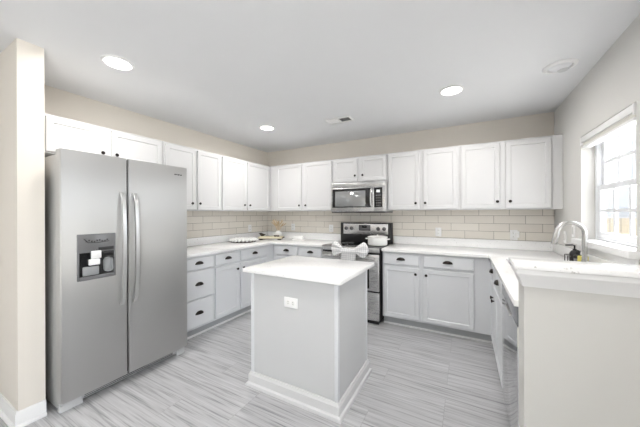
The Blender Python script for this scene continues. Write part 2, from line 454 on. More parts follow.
# ------------------------------------------------------------------ outside the window
bm = bmesh.new(); box(bm, -30, 30, -30, YS-WT-0.01, -0.3, -0.12); box(bm, XR+WT+0.01, 30, YS-WT-0.01, 30, -0.3, -0.12)
struct('ground', bm, 'concrete')
hs = thing('neighbour_house', 'pale sided neighbouring house seen through the window', 'house', (5.5, 9.0, -0.12))
obj('wall', B(-4, 4, 0, 6, 0, 5.6), 'siding', hs)
bm = bmesh.new(); prism(bm, [(-4.4, -0.5), (4.4, -0.5), (4.4, 6.5), (-4.4, 6.5)], 5.6, 5.75); obj('roof', bm, 'roof', hs)
for x in (-2.05, 1.2):
    f = obj('window', B(x, x+0.8, -0.04, 0.0, 1.9, 3.3, 0.01), 'vinyl', hs)
    obj('pane', B(x+0.07, x+0.73, -0.045, -0.04, 1.97, 3.23), mat('sky_reflecting_pane', srgb(70, 80, 102), 0.1), f)
fn = thing('garden_fence', 'pale wooden board fence outside the window', 'fence', (4.0, 7.2, -0.12))
bm = bmesh.new()
for k in range(26): box(bm, -2.0+k*0.15, -2.0+k*0.15+0.14, 0, 0.02, 0.05, 1.35)
obj('boards', bm, 'fence', fn)
for k in range(3): obj('post', B(-1.9+k*1.85, -1.8+k*1.85, 0.021, 0.12, 0, 1.4), 'fence', fn)

# ------------------------------------------------------------------ ceiling lights and vent
def downlight(x, y, label, lit=True):
    t = thing('recessed_light', label, 'ceiling light', (x, y, H-0.012), 0, 'recessed ceiling lights')
    obj('trim_ring', L([(0.076, 0.004), (0.085, 0.0), (0.098, 0.003), (0.1, 0.0118), (0.076, 0.0118), (0.076, 0.004)], n=36), 'trim', t)
    obj('lens', L([(0.075, 0.006), (0.075, 0.0115)], n=36), 'lamp', t)
    l = bpy.data.lights.new('light_beam', 'AREA'); l.shape = 'DISK'; l.size = 0.145; l.energy = LAMP; l.color = (1.0, 0.97, 0.93)
    l.spread = math.radians(176)
    o = bpy.data.objects.new('light_beam', l); C.objects.link(o); o.parent = t; o.location = (0, 0, 0.0045)
    return t
l0 = downlight(-2.228, 1.005, 'lit round ceiling light nearest the fridge')
dup(l0, (-2.242, 2.688, H-0.012), 'small lit ceiling light toward the far left corner of the kitchen')
dup(l0, (-0.109, 2.677, H-0.012), 'lit ceiling light right of the ceiling vent')
for q, (x, y) in enumerate(((-0.109, 1.0), (-2.228, -1.2), (-0.109, -1.2))):  # extra lights outside the view, added to brighten the room
    dup(l0, (x, y, H-0.012), 'added unseen ceiling light ' + ('above the aisle behind the island', 'in the living area left of the viewer', 'in the living area right of the viewer')[q])
t = thing('eyeball_light', 'unlit white eyeball ceiling light by the window wall', 'ceiling light', (0.628, 2.637, H-0.02))
obj('trim_ring', L([(0.072, 0.008), (0.082, 0.004), (0.1, 0.011), (0.104, 0.0198), (0.072, 0.0198), (0.072, 0.008)], n=36), 'trim', t)
bm = bmesh.new(); lathe(bm, [(0.0, -0.012), (0.03, -0.009), (0.052, 0.0), (0.066, 0.012), (0.07, 0.0195), (0, 0.0195)], n=28)
e = obj('eyeball', bm, 'ceiling', t); 
obj('lamp_opening', L([(0.03, -0.0135), (0.036, -0.0085), (0.03, -0.0075)], c=(0.02, 0.012, -0.001), n=24), 'footgrey', e)
t = thing('ceiling_vent', 'white ceiling air vent with one darker slatted half', 'vent', (-1.305, 2.88, H-0.014))
bm = bmesh.new(); a, b = 0.155, 0.08
box(bm, -a, a, -b, -b+0.02, 0, 0.0138, 0.003); box(bm, -a, a, b-0.02, b, 0, 0.0138, 0.003)
box(bm, -a, -a+0.02, -b+0.02, b-0.02, 0, 0.0138, 0.003); box(bm, a-0.02, a, -b+0.02, b-0.02, 0, 0.0138, 0.003); box(bm, -0.006, 0.006, -b+0.02, b-0.02, 0.001, 0.0138)
obj('frame', bm, 'trim', t)
obj('backing', B(-a+0.02, a-0.02, -b+0.02, b-0.02, 0.0115, 0.0135), 'dark', t)
for side, tilt in ((-1, 0.0045), (1, -0.0045)):
    bm = bmesh.new()
    for k in range(7):
        y = -b+0.026 + k*0.0167
        q = bmesh.new(); x0, x1 = (-a+0.021, -0.007) if side < 0 else (0.007, a-0.021)
        w2 = 0.0075 if side < 0 else 0.0013
        box(q, x0, x1, y-w2, y+w2, 0.003, 0.0045); merge(bm, q)
    s = obj('louvres', bm, 'trim' if side < 0 else 'gplastic', t)

# ------------------------------------------------------------------ cabinets
def knob(parent, x, z, y=-0.0232):
    return obj('knob', L([(0.006, 0), (0.0055, 0.01), (0.013, 0.014), (0.0155, 0.019), (0.013, 0.024), (0.0, 0.026)], c=(x, y, z), axis='Y', n=16), 'bronze', parent)
def cup(parent, x, z, y=-0.0235, a=0.05, hh=0.033, pj=0.027):
    bm = bmesh.new(); t = bmesh.new(); nu, nv = 16, 6; th = 0.86
    def sheet(k):
        return [[t.verts.new((x - a*k*math.cos(PI*i/nu), y - pj*k*math.sin(PI*i/nu)*math.cos(PI/2*j/nv),
                              z + hh*k*math.sin(PI*i/nu)*math.sin(PI/2*j/nv) - 0.008)) for j in range(nv+1)] for i in range(nu+1)]
    g, h = sheet(1.0), sheet(th)
    for i in range(nu):
        for j in range(nv):
            t.faces.new((g[i][j], g[i+1][j], g[i+1][j+1], g[i][j+1]))
            t.faces.new((h[i][j], h[i][j+1], h[i+1][j+1], h[i+1][j]))
        t.faces.new((g[i][0], h[i][0], h[i+1][0], g[i+1][0]))
    bmesh.ops.remove_doubles(t, verts=t.verts, dist=1e-5); bmesh.ops.recalc_face_normals(t, faces=t.faces)
    merge(bm, t)
    return obj('cup_pull', bm, 'bronze', parent)
def shaker(x0, x1, z0, z1, th=0.023, rail=0.055):
    t = bmesh.new(); box(t, x0, x1, -th, 0, z0, z1)
    t.faces.ensure_lookup_table()
    f = min(t.faces, key=lambda f: f.calc_center_median().y)
    bmesh.ops.inset_region(t, faces=[f], thickness=0.004, depth=0.0)
    # soften the outer edge: pull the rim back a little
    for v in t.verts:
        if abs(v.co.y + th) < 1e-6 and (abs(v.co.x-x0) < 1e-6 or abs(v.co.x-x1) < 1e-6 or abs(v.co.z-z0) < 1e-6 or abs(v.co.z-z1) < 1e-6): v.co.y += 0.003
    bmesh.ops.inset_region(t, faces=[f], thickness=rail, depth=0.0)
    bmesh.ops.inset_region(t, faces=[f], thickness=0.010, depth=-0.008)
    bm = bmesh.new(); merge(bm, t); return bm
def slab(x0, x1, z0, z1, th=0.023):
    t = bmesh.new(); box(t, x0, x1, -th, 0, z0, z1); t.faces.ensure_lookup_table()
    f = min(t.faces, key=lambda f: f.calc_center_median().y)
    bmesh.ops.inset_region(t, faces=[f], thickness=0.009, depth=0.0)
    for v in t.verts:
        if abs(v.co.y + th) < 1e-6 and (abs(v.co.x-x0) < 1e-6 or abs(v.co.x-x1) < 1e-6 or abs(v.co.z-z0) < 1e-6 or abs(v.co.z-z1) < 1e-6): v.co.y += 0.006
    bm = bmesh.new(); merge(bm, t); return bm
def cabinet(name, label, group, loc, rz, x0, x1, depth, z0, z1, m, doors=(), drawers=(), toe=False, low=None):
    """local frame: front faces -y, x runs along the front; z0..z1 heights above the Empty at loc"""
    t = thing(name, label, 'cabinet', loc, rz, group)
    bm = bmesh.new()
    if low is None: box(bm, x0, x1, 0, depth, z0, z1, 0.0015, 1)
    else:
        box(bm, x0, x1, 0, depth, z0, low); box(bm, x0, x1, 0, 0.02, low, z1); box(bm, x0, x0+0.02, 0.02, depth, low, z1); box(bm, x1-0.02, x1, 0.02, depth, low, z1)
    obj('carcass', bm, m, t)
    for (a, b, c, d, kx, kz) in doors:
        o = obj('door', shaker(a, b, c, d), m, t); knob(o, kx, kz)
    for (a, b, c, d) in drawers:
        o = obj('drawer', slab(a, b, c, d), m, t); cup(o, (a+b)/2, (c+d)/2)
    if toe:
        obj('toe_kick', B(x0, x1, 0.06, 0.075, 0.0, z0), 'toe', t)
        bm = bmesh.new(); prism(bm, [(x0, 0.046), (x1, 0.046), (x1, 0.0599), (x0, 0.0599)], 0.0, 0.018)
        obj('shoe_moulding', bm, 'trim', t)
    return t
# --- uppers: left wall (front faces +x): local x = world y
UF = XL + 0.31
UZ0, UZ1 = 1.374, 2.118
gU = 'white upper cabinets'
def left_upper(label, ya, yb, zb, doors, name='wall_cabinet', yend=None):
    # knob heights: near the bottom of the door
    dd = [(a-ya, b-ya, zb-zb+0.012, UZ1-zb-0.022, k-ya, kz-zb) for a, b, k, kz in doors]
    return cabinet(name, label, gU, (UF, ya, zb), PI/2, 0.0005, (yend or yb)-ya-0.0005, 0.3095, 0, UZ1-zb, 'upper', dd)
left_upper('short white wall cabinet above the refrigerator', 0.765, 1.70, 1.812, [(0.79, 1.192, 1.15, 1.878), (1.226, 1.678, 1.258, 1.878)], 'wall_cabinet')
left_upper('tall white wall cabinet right beside the refrigerator', 1.70, 2.475, UZ0, [(1.722, 2.085, 2.03, 1.46), (2.115, 2.458, 2.133, 1.46)])
left_upper('tall white wall cabinet on the left wall reaching the corner', 2.475, 3.468, UZ0, [(2.49, 2.922, 2.873, 1.46), (2.952, 3.445, 2.984, 1.46)], 'wall_cabinet', yend=YB-0.009)
UB = YB - 0.31
def back_upper(label, xa, xb, zb, doors):
    dd = [(a-xa, b-xa, 0.012, UZ1-zb-0.022, k-xa, kz-zb) for a, b, k, kz in doors]
    return cabinet('wall_cabinet', label, gU, (xa, UB, zb), 0, 0.0005, xb-xa-0.0005, 0.3015, 0, UZ1-zb, 'upper', dd)
back_upper('white wall cabinet between the corner and the microwave', -2.845, -1.682, UZ0, [(-2.70, -2.222, -2.25, 1.46), (-2.168, -1.704, -2.137, 1.46)])
back_upper('short white wall cabinet above the microwave', -1.682, -0.895, 1.765, [(-1.665, -1.312, -1.335, 1.856), (-1.258, -0.91, -1.226, 1.856)])
back_upper('white wall cabinet just right of the microwave', -0.895, -0.064, UZ0, [(-0.88, -0.503, -0.54, 1.46), (-0.452, -0.085, -0.43, 1.46)])
back_upper('white wall cabinet at the window end of the back wall', -0.064, 0.852, UZ0, [(-0.04, 0.325, 0.303, 1.46), (0.38, 0.757, 0.417, 1.46)])

# --- bases
BF = XL + 0.61
TZ = 0.883
gB = 'pale grey base cabinets'
def lfront(a, b, y0): return (a-y0, b-y0)
y0 = 1.69
cabinet('base_cabinet', 'pale grey three drawer base cabinet beside the refrigerator', gB, (BF, y0, 0), PI/2, 0.0005, 0.4175, 0.60, 0.1, TZ, 'base',
        drawers=[(0.02, 0.402, 0.74, 0.862), (0.02, 0.402, 0.426, 0.726), (0.02, 0.402, 0.122, 0.412)], toe=True)
y0 = 2.108
cabinet('base_cabinet', 'narrow pale grey cabinet with one drawer over one door left of the island', gB, (BF, y0, 0), PI/2, 0.0005, 0.392, 0.60, 0.1, TZ, 'base',
        doors=[(0.012, 0.38, 0.122, 0.708, 0.335, 0.645)], drawers=[(0.012, 0.38, 0.735, 0.862)], toe=True)
y0 = 2.50
cabinet('base_cabinet', 'pale grey cabinet behind the island in the left wall corner run', gB, (BF, y0, 0), PI/2, 0.0005, 1.29, 0.60, 0.1, TZ, 'base',
        doors=[(0.016, 0.522, 0.122, 0.708, 0.045, 0.645)], drawers=[(0.016, 0.522, 0.735, 0.862)], toe=True)
BY = YB - 0.61
x0 = -2.546
cabinet('base_cabinet', 'pale grey two drawer cabinet behind the island left of the range', gB, (x0, BY, 0), 0, 0.0005, 0.862, 0.60, 0.1, TZ, 'base',
        doors=[(0.065, 0.445, 0.122, 0.708, 0.405, 0.645), (0.478, 0.845, 0.122, 0.708, 0.515, 0.645)],
        drawers=[(0.065, 0.445, 0.735, 0.862), (0.478, 0.845, 0.735, 0.862)], toe=True)
x0 = -0.882
cabinet('base_cabinet', 'pale grey two door base cabinet right of the range', gB, (x0, BY, 0), 0, 0.0005, 1.12, 0.60, 0.1, TZ, 'base',
        doors=[(0.02, 0.42, 0.122, 0.708, 0.385, 0.645), (0.468, 0.956, 0.122, 0.708, 0.497, 0.645)],
        drawers=[(0.02, 0.42, 0.735, 0.862), (0.468, 0.956, 0.735, 0.862)], toe=True)
RF = 0.24
# faces -x: local x runs toward the camera (world -y)
cabinet('base_cabinet', 'pale grey sink cabinet on the window wall next to the dishwasher', gB, (RF, 3.186, 0), -PI/2, 0.002, 0.985, 0.61, 0.1, TZ, 'base',
        doors=[(0.075, 0.50, 0.122, 0.708, 0.43, 0.575), (0.535, 0.96, 0.122, 0.708, 0.575, 0.575)] and
              [(0.06, 0.50, 0.122, 0.69, 0.335, 0.575), (0.51, 0.965, 0.122, 0.69, 0.425, 0.568)],
        drawers=[(0.06, 0.50, 0.735, 0.862), (0.51, 0.965, 0.735, 0.862)], toe=True, low=0.69)

# ------------------------------------------------------------------ countertops
CZ0, CZ1 = 0.8835, 0.914
ct = thing('countertop', 'white quartz worktop on the left wall cabinets running round the far corner to the range', 'countertop', (XL, YB, CZ0))
bm = bmesh.new()
cells(bm, [0.0005, 0.648, 1.470], [1.655-YB, -0.648, -0.0005], lambda x, y: x < 0.648 or y > -0.648, 0, CZ1-CZ0)
obj('slab', bm, 'quartz', ct)
# low quartz upstands along the walls
struct('trim_6', B(XL+0.0005, XL+0.02, 1.655, YB-0.0005, CZ1+0.0003, 1.016, 0.0015), 'quartz')
struct('trim_7', B(XL+0.0202, XL+1.47, YB-0.02, YB-0.0005, CZ1+0.0003, 1.016, 0.0015), 'quartz')
struct('trim_8', B(-0.885, XR-0.0005, YB-0.02, YB-0.0005, CZ1+0.0003, 1.016, 0.0015), 'quartz')
struct('trim_9', B(XR-0.02, XR-0.0005, 1.587, YB-0.0202, CZ1+0.0003, 1.016, 0.0015), 'quartz')
SX0, SX1, SY0, SY1 = 0.32, 0.68, 2.28, 2.98
ct = thing('countertop', 'white quartz worktop from the range round to the sink under the window', 'countertop', (XR, YB, CZ0))
bm = bmesh.new()
cells(bm, [-0.885-XR, 0.205-XR, SX0-XR, SX1-XR, -0.0005], [1.587-YB, SY0-YB, SY1-YB, -0.648, -0.0005],
      lambda x, y: (x > 0.205-XR or y > -0.648) and not (SX0-XR < x < SX1-XR and SY0-YB < y < SY1-YB), 0, CZ1-CZ0)
obj('slab', bm, 'quartz', ct)

# sink and faucet
sk = thing('kitchen_sink', 'undermount stainless sink in the worktop under the window', 'sink', ((SX0+SX1)/2, (SY0+SY1)/2, 0.70))
bm = bmesh.new(); hx, hy = (SX1-SX0)/2, (SY1-SY0)/2
box(bm, -hx, hx, -hy, hy, 0.0, 0.006)
for a in ((-hx-0.004, -hx, -hy-0.004, hy+0.004), (hx, hx+0.004, -hy-0.004, hy+0.004), (-hx, hx, -hy-0.004, -hy), (-hx, hx, hy, hy+0.004)): box(bm, *a, 0.0, 0.183)
obj('basin', bm, 'steel', sk)
obj('drain', L([(0.045, 0.0062), (0.045, 0.009), (0.03, 0.008), (0, 0.0075)], n=24), 'chrome', sk)
fx, fy = 0.748, 2.585
fc = thing('faucet', 'brushed steel gooseneck faucet standing behind the sink', 'faucet', (fx, fy, CZ1))
obj('base', L([(0.03, 0.0), (0.03, 0.006), (0.022, 0.012), (0.02, 0.06), (0.0185, 0.08)], n=24), 'chrome', fc)
pts = [(0, 0, 0.075), (0, 0, 0.275)]
R = 0.076
for k in range(1, 15):
    a = PI*k/14*0.97; pts.append((-R+R*math.cos(a), 0, 0.275+R*math.sin(a)))
obj('gooseneck', T(pts, 0.0155, 14), 'chrome', fc)
e = Vector(pts[-1]); dd = (Vector(pts[-1])-Vector(pts[-2])).normalized()
obj('spray_head', T([e, e+dd*0.02, e+dd*0.07, e+dd*0.095], 0.015, 16, [0.0162, 0.018, 0.019, 0.0175]), 'chrome', fc)
obj('lever', T([(0.0, -0.018, 0.052), (0.0, -0.04, 0.06), (0.0, -0.085, 0.085)], 0.006, 10, [0.011, 0.007, 0.006]), 'chrome', fc)

# sink caddy with brush and soap, sponge
cx, cy = 0.757, 2.80
k = thing('sink_caddy', 'dark wire caddy standing behind the sink left of the faucet', 'caddy', (cx, cy, CZ1))
bm = bmesh.new(); a, b = 0.045, 0.075
for z in (0.012, 0.085): tube(bm, [(-a,-b,z), (a,-b,z), (a,b,z), (-a,b,z), (-a,-b,z)], 0.003, 8)
obj('wire_rim', bm, 'bronze', k)
for x in (-a, a):
    for y in (-b, 0, b): obj('upright', T([(x, y, 0), (x, y, 0.085)], 0.003, 8), 'bronze', k)
obj('tray', B(-a+0.003, a-0.003, -b+0.003, b-0.003, 0.010, 0.014), 'gplastic', k)
s = thing('soap_pump', 'small black soap pump bottle in the sink caddy', 'soap dispenser', (cx+0.003, cy+0.03, CZ1+0.0145))
obj('bottle', L([(0.03, 0), (0.032, 0.01), (0.032, 0.085), (0.022, 0.105), (0.012, 0.11), (0.012, 0.12)], n=20), 'black', s)
obj('pump', T([(0, 0, 0.12), (0, 0, 0.148), (-0.012, 0.002, 0.152), (-0.055, 0.004, 0.148)], 0.006, 10), 'black', s)
s = thing('scrub_brush', 'dark scrub brush in the sink caddy beside the soap pump', 'brush', (cx+0.003, cy-0.04, CZ1+0.0145))
obj('bristles', L([(0.016, 0), (0.024, 0.04), (0.024, 0.055)], n=16), 'gplastic', s)
obj('grip', L([(0.025, 0.0555), (0.025, 0.075), (0.012, 0.09), (0.017, 0.11), (0.0, 0.122)], n=16), 'black', s)
tag(obj('sponge', B(-0.03, 0.03, -0.009, 0.009, 0, 0.1, 0.006), 'yellow', None, (cx+0.012, cy-0.112, CZ1)), 'yellow sponge on edge between caddy and faucet', 'sponge')

# ------------------------------------------------------------------ dishwasher
d = thing('dishwasher', 'shiny stainless dishwasher between the sink cabinet and the bar wall', 'dishwasher', (RF, 2.196, 0), -PI/2)
obj('body', B(0.003, 0.604, 0.0, 0.57, 0.1, 0.88), 'gplastic', d)
dr = obj('door', B(0.005, 0.607, -0.022, 0.0, 0.115, 0.785, 0.001), 'mirrorsteel', d)
obj('control_panel', B(0.005, 0.607, -0.022, 0.0, 0.79, 0.876, 0.001), 'dwpanel', d)
obj('handle', B(0.2, 0.42, -0.03, -0.0225, 0.772, 0.782, 0.003), 'chrome', dr)
obj('toe_kick', B(0.005, 0.602, 0.05, 0.07, 0.0, 0.098), 'black', d)

# ------------------------------------------------------------------ refrigerator
FY0, FY1, FS = 0.722, 1.636, 1.124
r = thing('refrigerator', 'stainless side by side refrigerator with dispenser beside the wall stub', 'refrigerator', (-2.34, FY0, 0))
W = FY1-FY0
obj('body', B(-0.78, -0.0785, 0.006, W-0.004, 0.02, 1.745, 0.006), 'steelgrey', r)
def fdoor(y0, y1, cut=None):
    # slightly bowed door: plan outline extruded in height, rounded vertical edges
    pts = [(-0.078, y0), (-0.012, y0), (-0.004, y0+0.006)]
    n = 12
    for i in range(n+1):
        u = i/n; pts.append((-0.004 + 0.010*math.sin(PI*u)**0.8, y0+0.01+(y1-y0-0.02)*u))
    pts += [(-0.004, y1-0.006), (-0.012, y1), (-0.078, y1)]
    bm = bmesh.new(); prism(bm, pts, 0.078, 1.772)
    return bm
s = FS-FY0
DY0, DY1, DZ0, DZ1 = 0.803-FY0, 1.032-FY0, 0.872, 1.196
ld = obj('door', fdoor(0.0, s-0.0065), 'steel', r)
rd = obj('door', fdoor(s+0.0065, W), 'steel', r)
obj('gap_shade_strip', B(-0.0783, -0.03, s-0.0063, s+0.0063, 0.085, 1.765), 'dark', r)  # dark strip set behind the door split to paint the gap's shade
ld['label'] = 'narrow left door with ice and water dispenser'
# handles
def fhandle(y, parent):
    n = 20; bm = bmesh.new(); t = bmesh.new(); rows = []
    for i in range(n+1):
        u = i/n; z = 0.635+0.87*u
        o = 0.006 + 0.042*math.sin(PI*u)**0.32
        hw, hd = 0.0145, 0.0075
        sec = [(-hd, -hw), (hd*0.4, -hw), (hd, -hw*0.8), (hd, hw*0.8), (hd*0.4, hw), (-hd, hw)]
        rows.append([t.verts.new((o+a_, y+b_, z)) for a_, b_ in sec])
    for a, b in zip(rows, rows[1:]):
        for k in range(6): t.faces.new((a[k], a[(k+1)%6], b[(k+1)%6], b[k]))
    t.faces.new(rows[0]); t.faces.new(rows[-1]); bmesh.ops.recalc_face_normals(t, faces=t.faces); merge(bm, t)
    return obj('handle', bm, 'handle', parent)
fhandle(1.076-FY0, ld); fhandle(1.166-FY0, rd)
# dispenser: surround proud of the door, deep dark cavity between its rims
bm = bmesh.new(); f = 0.0085
box(bm, 0.0, 0.012, DY0, DY1, 1.065, DZ1, 0.003)
box(bm, 0.0, 0.012, DY0, DY0+0.012, DZ0, 1.065, 0.003); box(bm, 0.0, 0.012, DY1-0.012, DY1, DZ0, 1.065, 0.003); box(bm, 0.0, 0.014, DY0+0.012, DY1-0.012, DZ0, DZ0+0.028, 0.003)
disp = obj('dispenser', bm, mat('dispenser_grey', srgb(128, 128, 130), 0.25, 0.4), ld)
def sub(parent, bm, m, name): return obj(name, bm, m, parent)
# dispenser nested pieces count as the same sub-part
obj('dispenser_cavity', B(0.0055, 0.0085, DY0+0.012, DY1-0.012, DZ0+0.028, 1.065), 'blackgloss', ld)
bm = bmesh.new(); box(bm, 0.0085, 0.022, DY0+0.075, DY0+0.135, 1.02, 1.075, 0.004); box(bm, 0.0085, 0.03, DY0+0.06, DY0+0.125, 0.975, 1.018, 0.006)
obj('dispenser_paddle', bm, 'plastic', ld)
bm = bmesh.new(); box(bm, 0.0085, 0.026, DY0+0.026, DY0+0.12, 0.905, 0.968, 0.006); box(bm, 0.0085, 0.02, DY0+0.15, DY0+0.205, 0.915, 1.02, 0.02)
obj('dispenser_chute', bm, 'gplastic', ld)
bm = bmesh.new()
for k in range(9):
    box(bm, 0.012, 0.0135, DY0+0.045+k*0.0155, DY0+0.055+k*0.0155, 1.139+0.006*math.sin(k*1.7), 1.151+0.006*math.sin(k*1.7), 0.001, 1)
tube(bm, [(0.0128, DY0+0.035, 1.165), (0.0128, DY0+0.06, 1.137), (0.0128, DY0+0.12, 1.133), (0.0128, DY0+0.185, 1.14)], 0.003, 6)
box(bm, 0.012, 0.0135, DY0+0.12, DY0+0.215, 1.076, 1.098, 0.001, 1)
obj('dispenser_buttons', bm, 'black', ld)
bm = bmesh.new()
for k, wd in enumerate((0.012, 0.008, 0.014, 0.008, 0.012)):
    y = 1.503-FY0+k*0.0145; box(bm, 0.0015, 0.0042, y, y+wd, 1.693+(0.002 if k % 2 else 0), 1.703)
obj('badge', bm, 'dark', rd)
obj('base_grille', B(-0.08, -0.055, 0.01, W-0.01, 0.022, 0.072, 0.003), 'footgrey', r)
bm = bmesh.new()
for k in range(3): box(bm, -0.0545, -0.053, 0.14, W-0.12, 0.03+k*0.012, 0.036+k*0.012)
obj('grille_slots', bm, 'dark', r)
for a, b in ((0.006, 0.13), (W-0.085, W-0.004)):
    o = obj('foot_cover', B(-0.085, -0.044, a, b, 0.0, 0.045, 0.004), 'footgrey', r)
    obj('hinge', B(-0.085, -0.03, a+0.01, b-0.012, 0.047, 0.074, 0.004), 'footgrey', o)

# ------------------------------------------------------------------ island
IX0, IX1, IY0, IY1 = -1.478, -0.728, 1.572, 2.165
t = thing('kitchen_island', 'pale grey square island with white quartz top standing mid floor', 'kitchen island', ((IX0+IX1)/2, (IY0+IY1)/2, 0))
hx, hy = (IX1-IX0)/2, (IY1-IY0)/2
obj('body', B(-hx+0.006, hx-0.006, -hy+0.006, hy-0.006, 0, 0.884), 'island', t)
for sx in (-1, 1):
    for sy in (-1, 1):
        xa, xb = sorted((sx*(hx-0.028), sx*hx)); ya, yb = sorted((sy*(hy-0.028), sy*hy))
        obj('corner_post', B(xa, xb, ya, yb, 0.0, 0.8838, 0.004), 'base', t)
bm = bmesh.new()
sweep(bm, [(-hx, hy), (-hx, -hy), (hx, -hy), (hx, hy), (-hx, hy)],
      [(-0.004, 0), (0.03, 0), (0.03, 0.012), (0.026, 0.022), (0.014, 0.03), (0.014, 0.085), (0.008, 0.092), (0.006, 0.105), (-0.004, 0.108)])
obj('base_moulding', bm, 'upper', t)
bm = bmesh.new(); cells(bm, [-1.522+1.103, -0.688+1.103], [1.528-1.8685, 2.235-1.8685], lambda x, y: True, 0.8843, 0.914, 0.003)
obj('top', bm, 'quartz', t)

# ------------------------------------------------------------------ outlets and switches (local front faces -y)
def outlet(label, loc, rz=0, horiz=False, name='wall_outlet', kind='outlet'):
    t = thing(name, label, 'outlet' if kind == 'outlet' else 'light switch', loc, rz, 'white electrical plates')
    pw, ph = (0.115, 0.072) if horiz else (0.072, 0.115)
    obj('plate', B(-pw/2, pw/2, -0.006, 0, -ph/2, ph/2, 0.002), 'plastic', t)
    if kind == 'outlet':
        for s in (-1, 1):
            c = (s*0.021, 0) if horiz else (0, s*0.021)
            q = obj('receptacle', L([(0.0165, 0.006), (0.0165, 0.008)], c=(c[0], 0, c[1]), axis='Y', n=20), 'ceramic', t)
            bm = bmesh.new()
            for k in (-1, 1):
                if horiz: box(bm, c[0]-0.004, c[0]+0.004, -0.0088, -0.008, k*0.006-0.0012, k*0.006+0.0012)
                else: box(bm, c[0]+k*0.006-0.0012, c[0]+k*0.006+0.0012, -0.0088, -0.008, c[1]-0.002, c[1]+0.006)
            obj('slots', bm, 'dark', q)
    else:
        obj('rocker', B(-0.016, 0.016, -0.0095, -0.006, -0.033, 0.033, 0.0015), 'ceramic', t)
    return t
TF = YB-0.0082
outlet('white outlet on the grey end of the island', (-1.10, IY0+0.0058, 0.698), 0, True)
outlet('white outlet on the left wall tiles above the beaded tray', (XL+0.0082, 3.33, 1.095), PI/2)
outlet('white outlet on the back tiles right of the dried grass vase', (-2.593, TF, 1.105))
outlet('white outlet on the back tiles just left of the range', (-1.867, TF, 1.10))
outlet('white outlet on the back tiles right of the range', (-0.311, TF, 1.09))
outlet('white outlet on the back tiles with a plug in its socket', (0.49, TF, 1.08))
pl = thing('plug_in', 'small white plug in block on the outlet nearest the window', 'plug', (0.512, TF-0.0065, 1.065))
obj('housing', B(-0.026, 0.026, -0.04, -0.0025, -0.012, 0.062, 0.006), 'plastic', pl)
obj('cap', B(-0.014, 0.014, -0.046, -0.0402, 0.01, 0.045, 0.003), 'ceramic', pl)
outlet('white switch plate on the window wall near the corner', (XR-0.0003, 3.42, 1.10), -PI/2, False, 'light_switch', 'switch')
outlet('white switch plate on the window wall just left of the sill', (XR-0.0003, 3.19, 1.175), -PI/2, False, 'light_switch', 'switch')

# ------------------------------------------------------------------ range
RX0, RX1, RY = -1.671, -0.896, 3.13
rg = thing('range', 'stainless electric range with black glass top between the base cabinets', 'range', ((RX0+RX1)/2, RY, 0))
h = (RX1-RX0)/2; DP = YB-0.012-RY
obj('body', B(-h+0.003, h-0.003, 0.0, DP, 0.03, 0.897, 0.003), 'black', rg)
ck = obj('cooktop', B(-h+0.001, h-0.001, -0.012, DP-0.075, 0.8975, 0.92, 0.004), 'blackgloss', rg)
for x, y, q in ((-0.19, 0.14, 0.1), (0.19, 0.14, 0.085), (-0.19, 0.40, 0.085), (0.19, 0.40, 0.1)):
    obj('burner_ring', L([(q-0.004, 0.9202), (q, 0.9206), (q-0.004, 0.921), (q-0.004, 0.9202)], c=(x, y, 0), n=32), 'gplastic', ck)
obj('front_trim', B(-h+0.001, h-0.001, -0.022, -0.0125, 0.862, 0.918, 0.003), 'steelx', rg)
gd = obj('backguard', B(-h+0.001, h-0.001, DP-0.0745, DP, 0.8975, 1.2, 0.008), 'black', rg)
obj('control_panel', B(-h+0.05, h-0.05, DP-0.083, DP-0.075, 1.03, 1.185, 0.004), 'steelx', gd)
for x in (-1.576, -1.488, -1.087, -1.002):
    obj('knob', L([(0.027, 0.0), (0.025, 0.006), (0.018, 0.008), (0.016, 0.026), (0.0, 0.027)], c=(x-(RX0+RX1)/2, DP-0.0832, 1.115), axis='Y', n=20), 'dial', gd)
obj('display', B(-0.09, 0.085, DP-0.086, DP-0.0832, 1.085, 1.17, 0.002), 'dial', gd)
obj('clock', B(-0.04, 0.035, DP-0.0875, DP-0.0862, 1.125, 1.16, 0.001), 'blackgloss', gd)
dr = obj('oven_door', B(-h+0.006, h-0.006, -0.03, -0.0005, 0.40, 0.842, 0.006), 'steelx', rg)
obj('oven_window', B(-h+0.12, h-0.125, -0.033, -0.0302, 0.43, 0.74, 0.002), 'blackgloss', dr)
bm = bmesh.new(); tube(bm, [(-h+0.05, -0.072, 0.802), (h-0.05, -0.072, 0.802)], 0.0125, 14)
for x in (-h+0.075, h-0.075): tube(bm, [(x, -0.072, 0.802), (x, -0.03, 0.802)], 0.01, 10)
obj('oven_handle', bm, 'steelx', dr)
dw = obj('storage_drawer', B(-h+0.006, h-0.006, -0.026, -0.0005, 0.05, 0.385, 0.006), 'steelx', rg)
obj('toe_panel', B(-h+0.02, h-0.02, 0.01, 0.03, 0.0, 0.0295), 'black', rg)
for sx in (-1, 1): obj('foot', L([(0.02, 0), (0.02, 0.0295)], c=(sx*(h-0.06), DP-0.06, 0), n=14), 'black', rg)

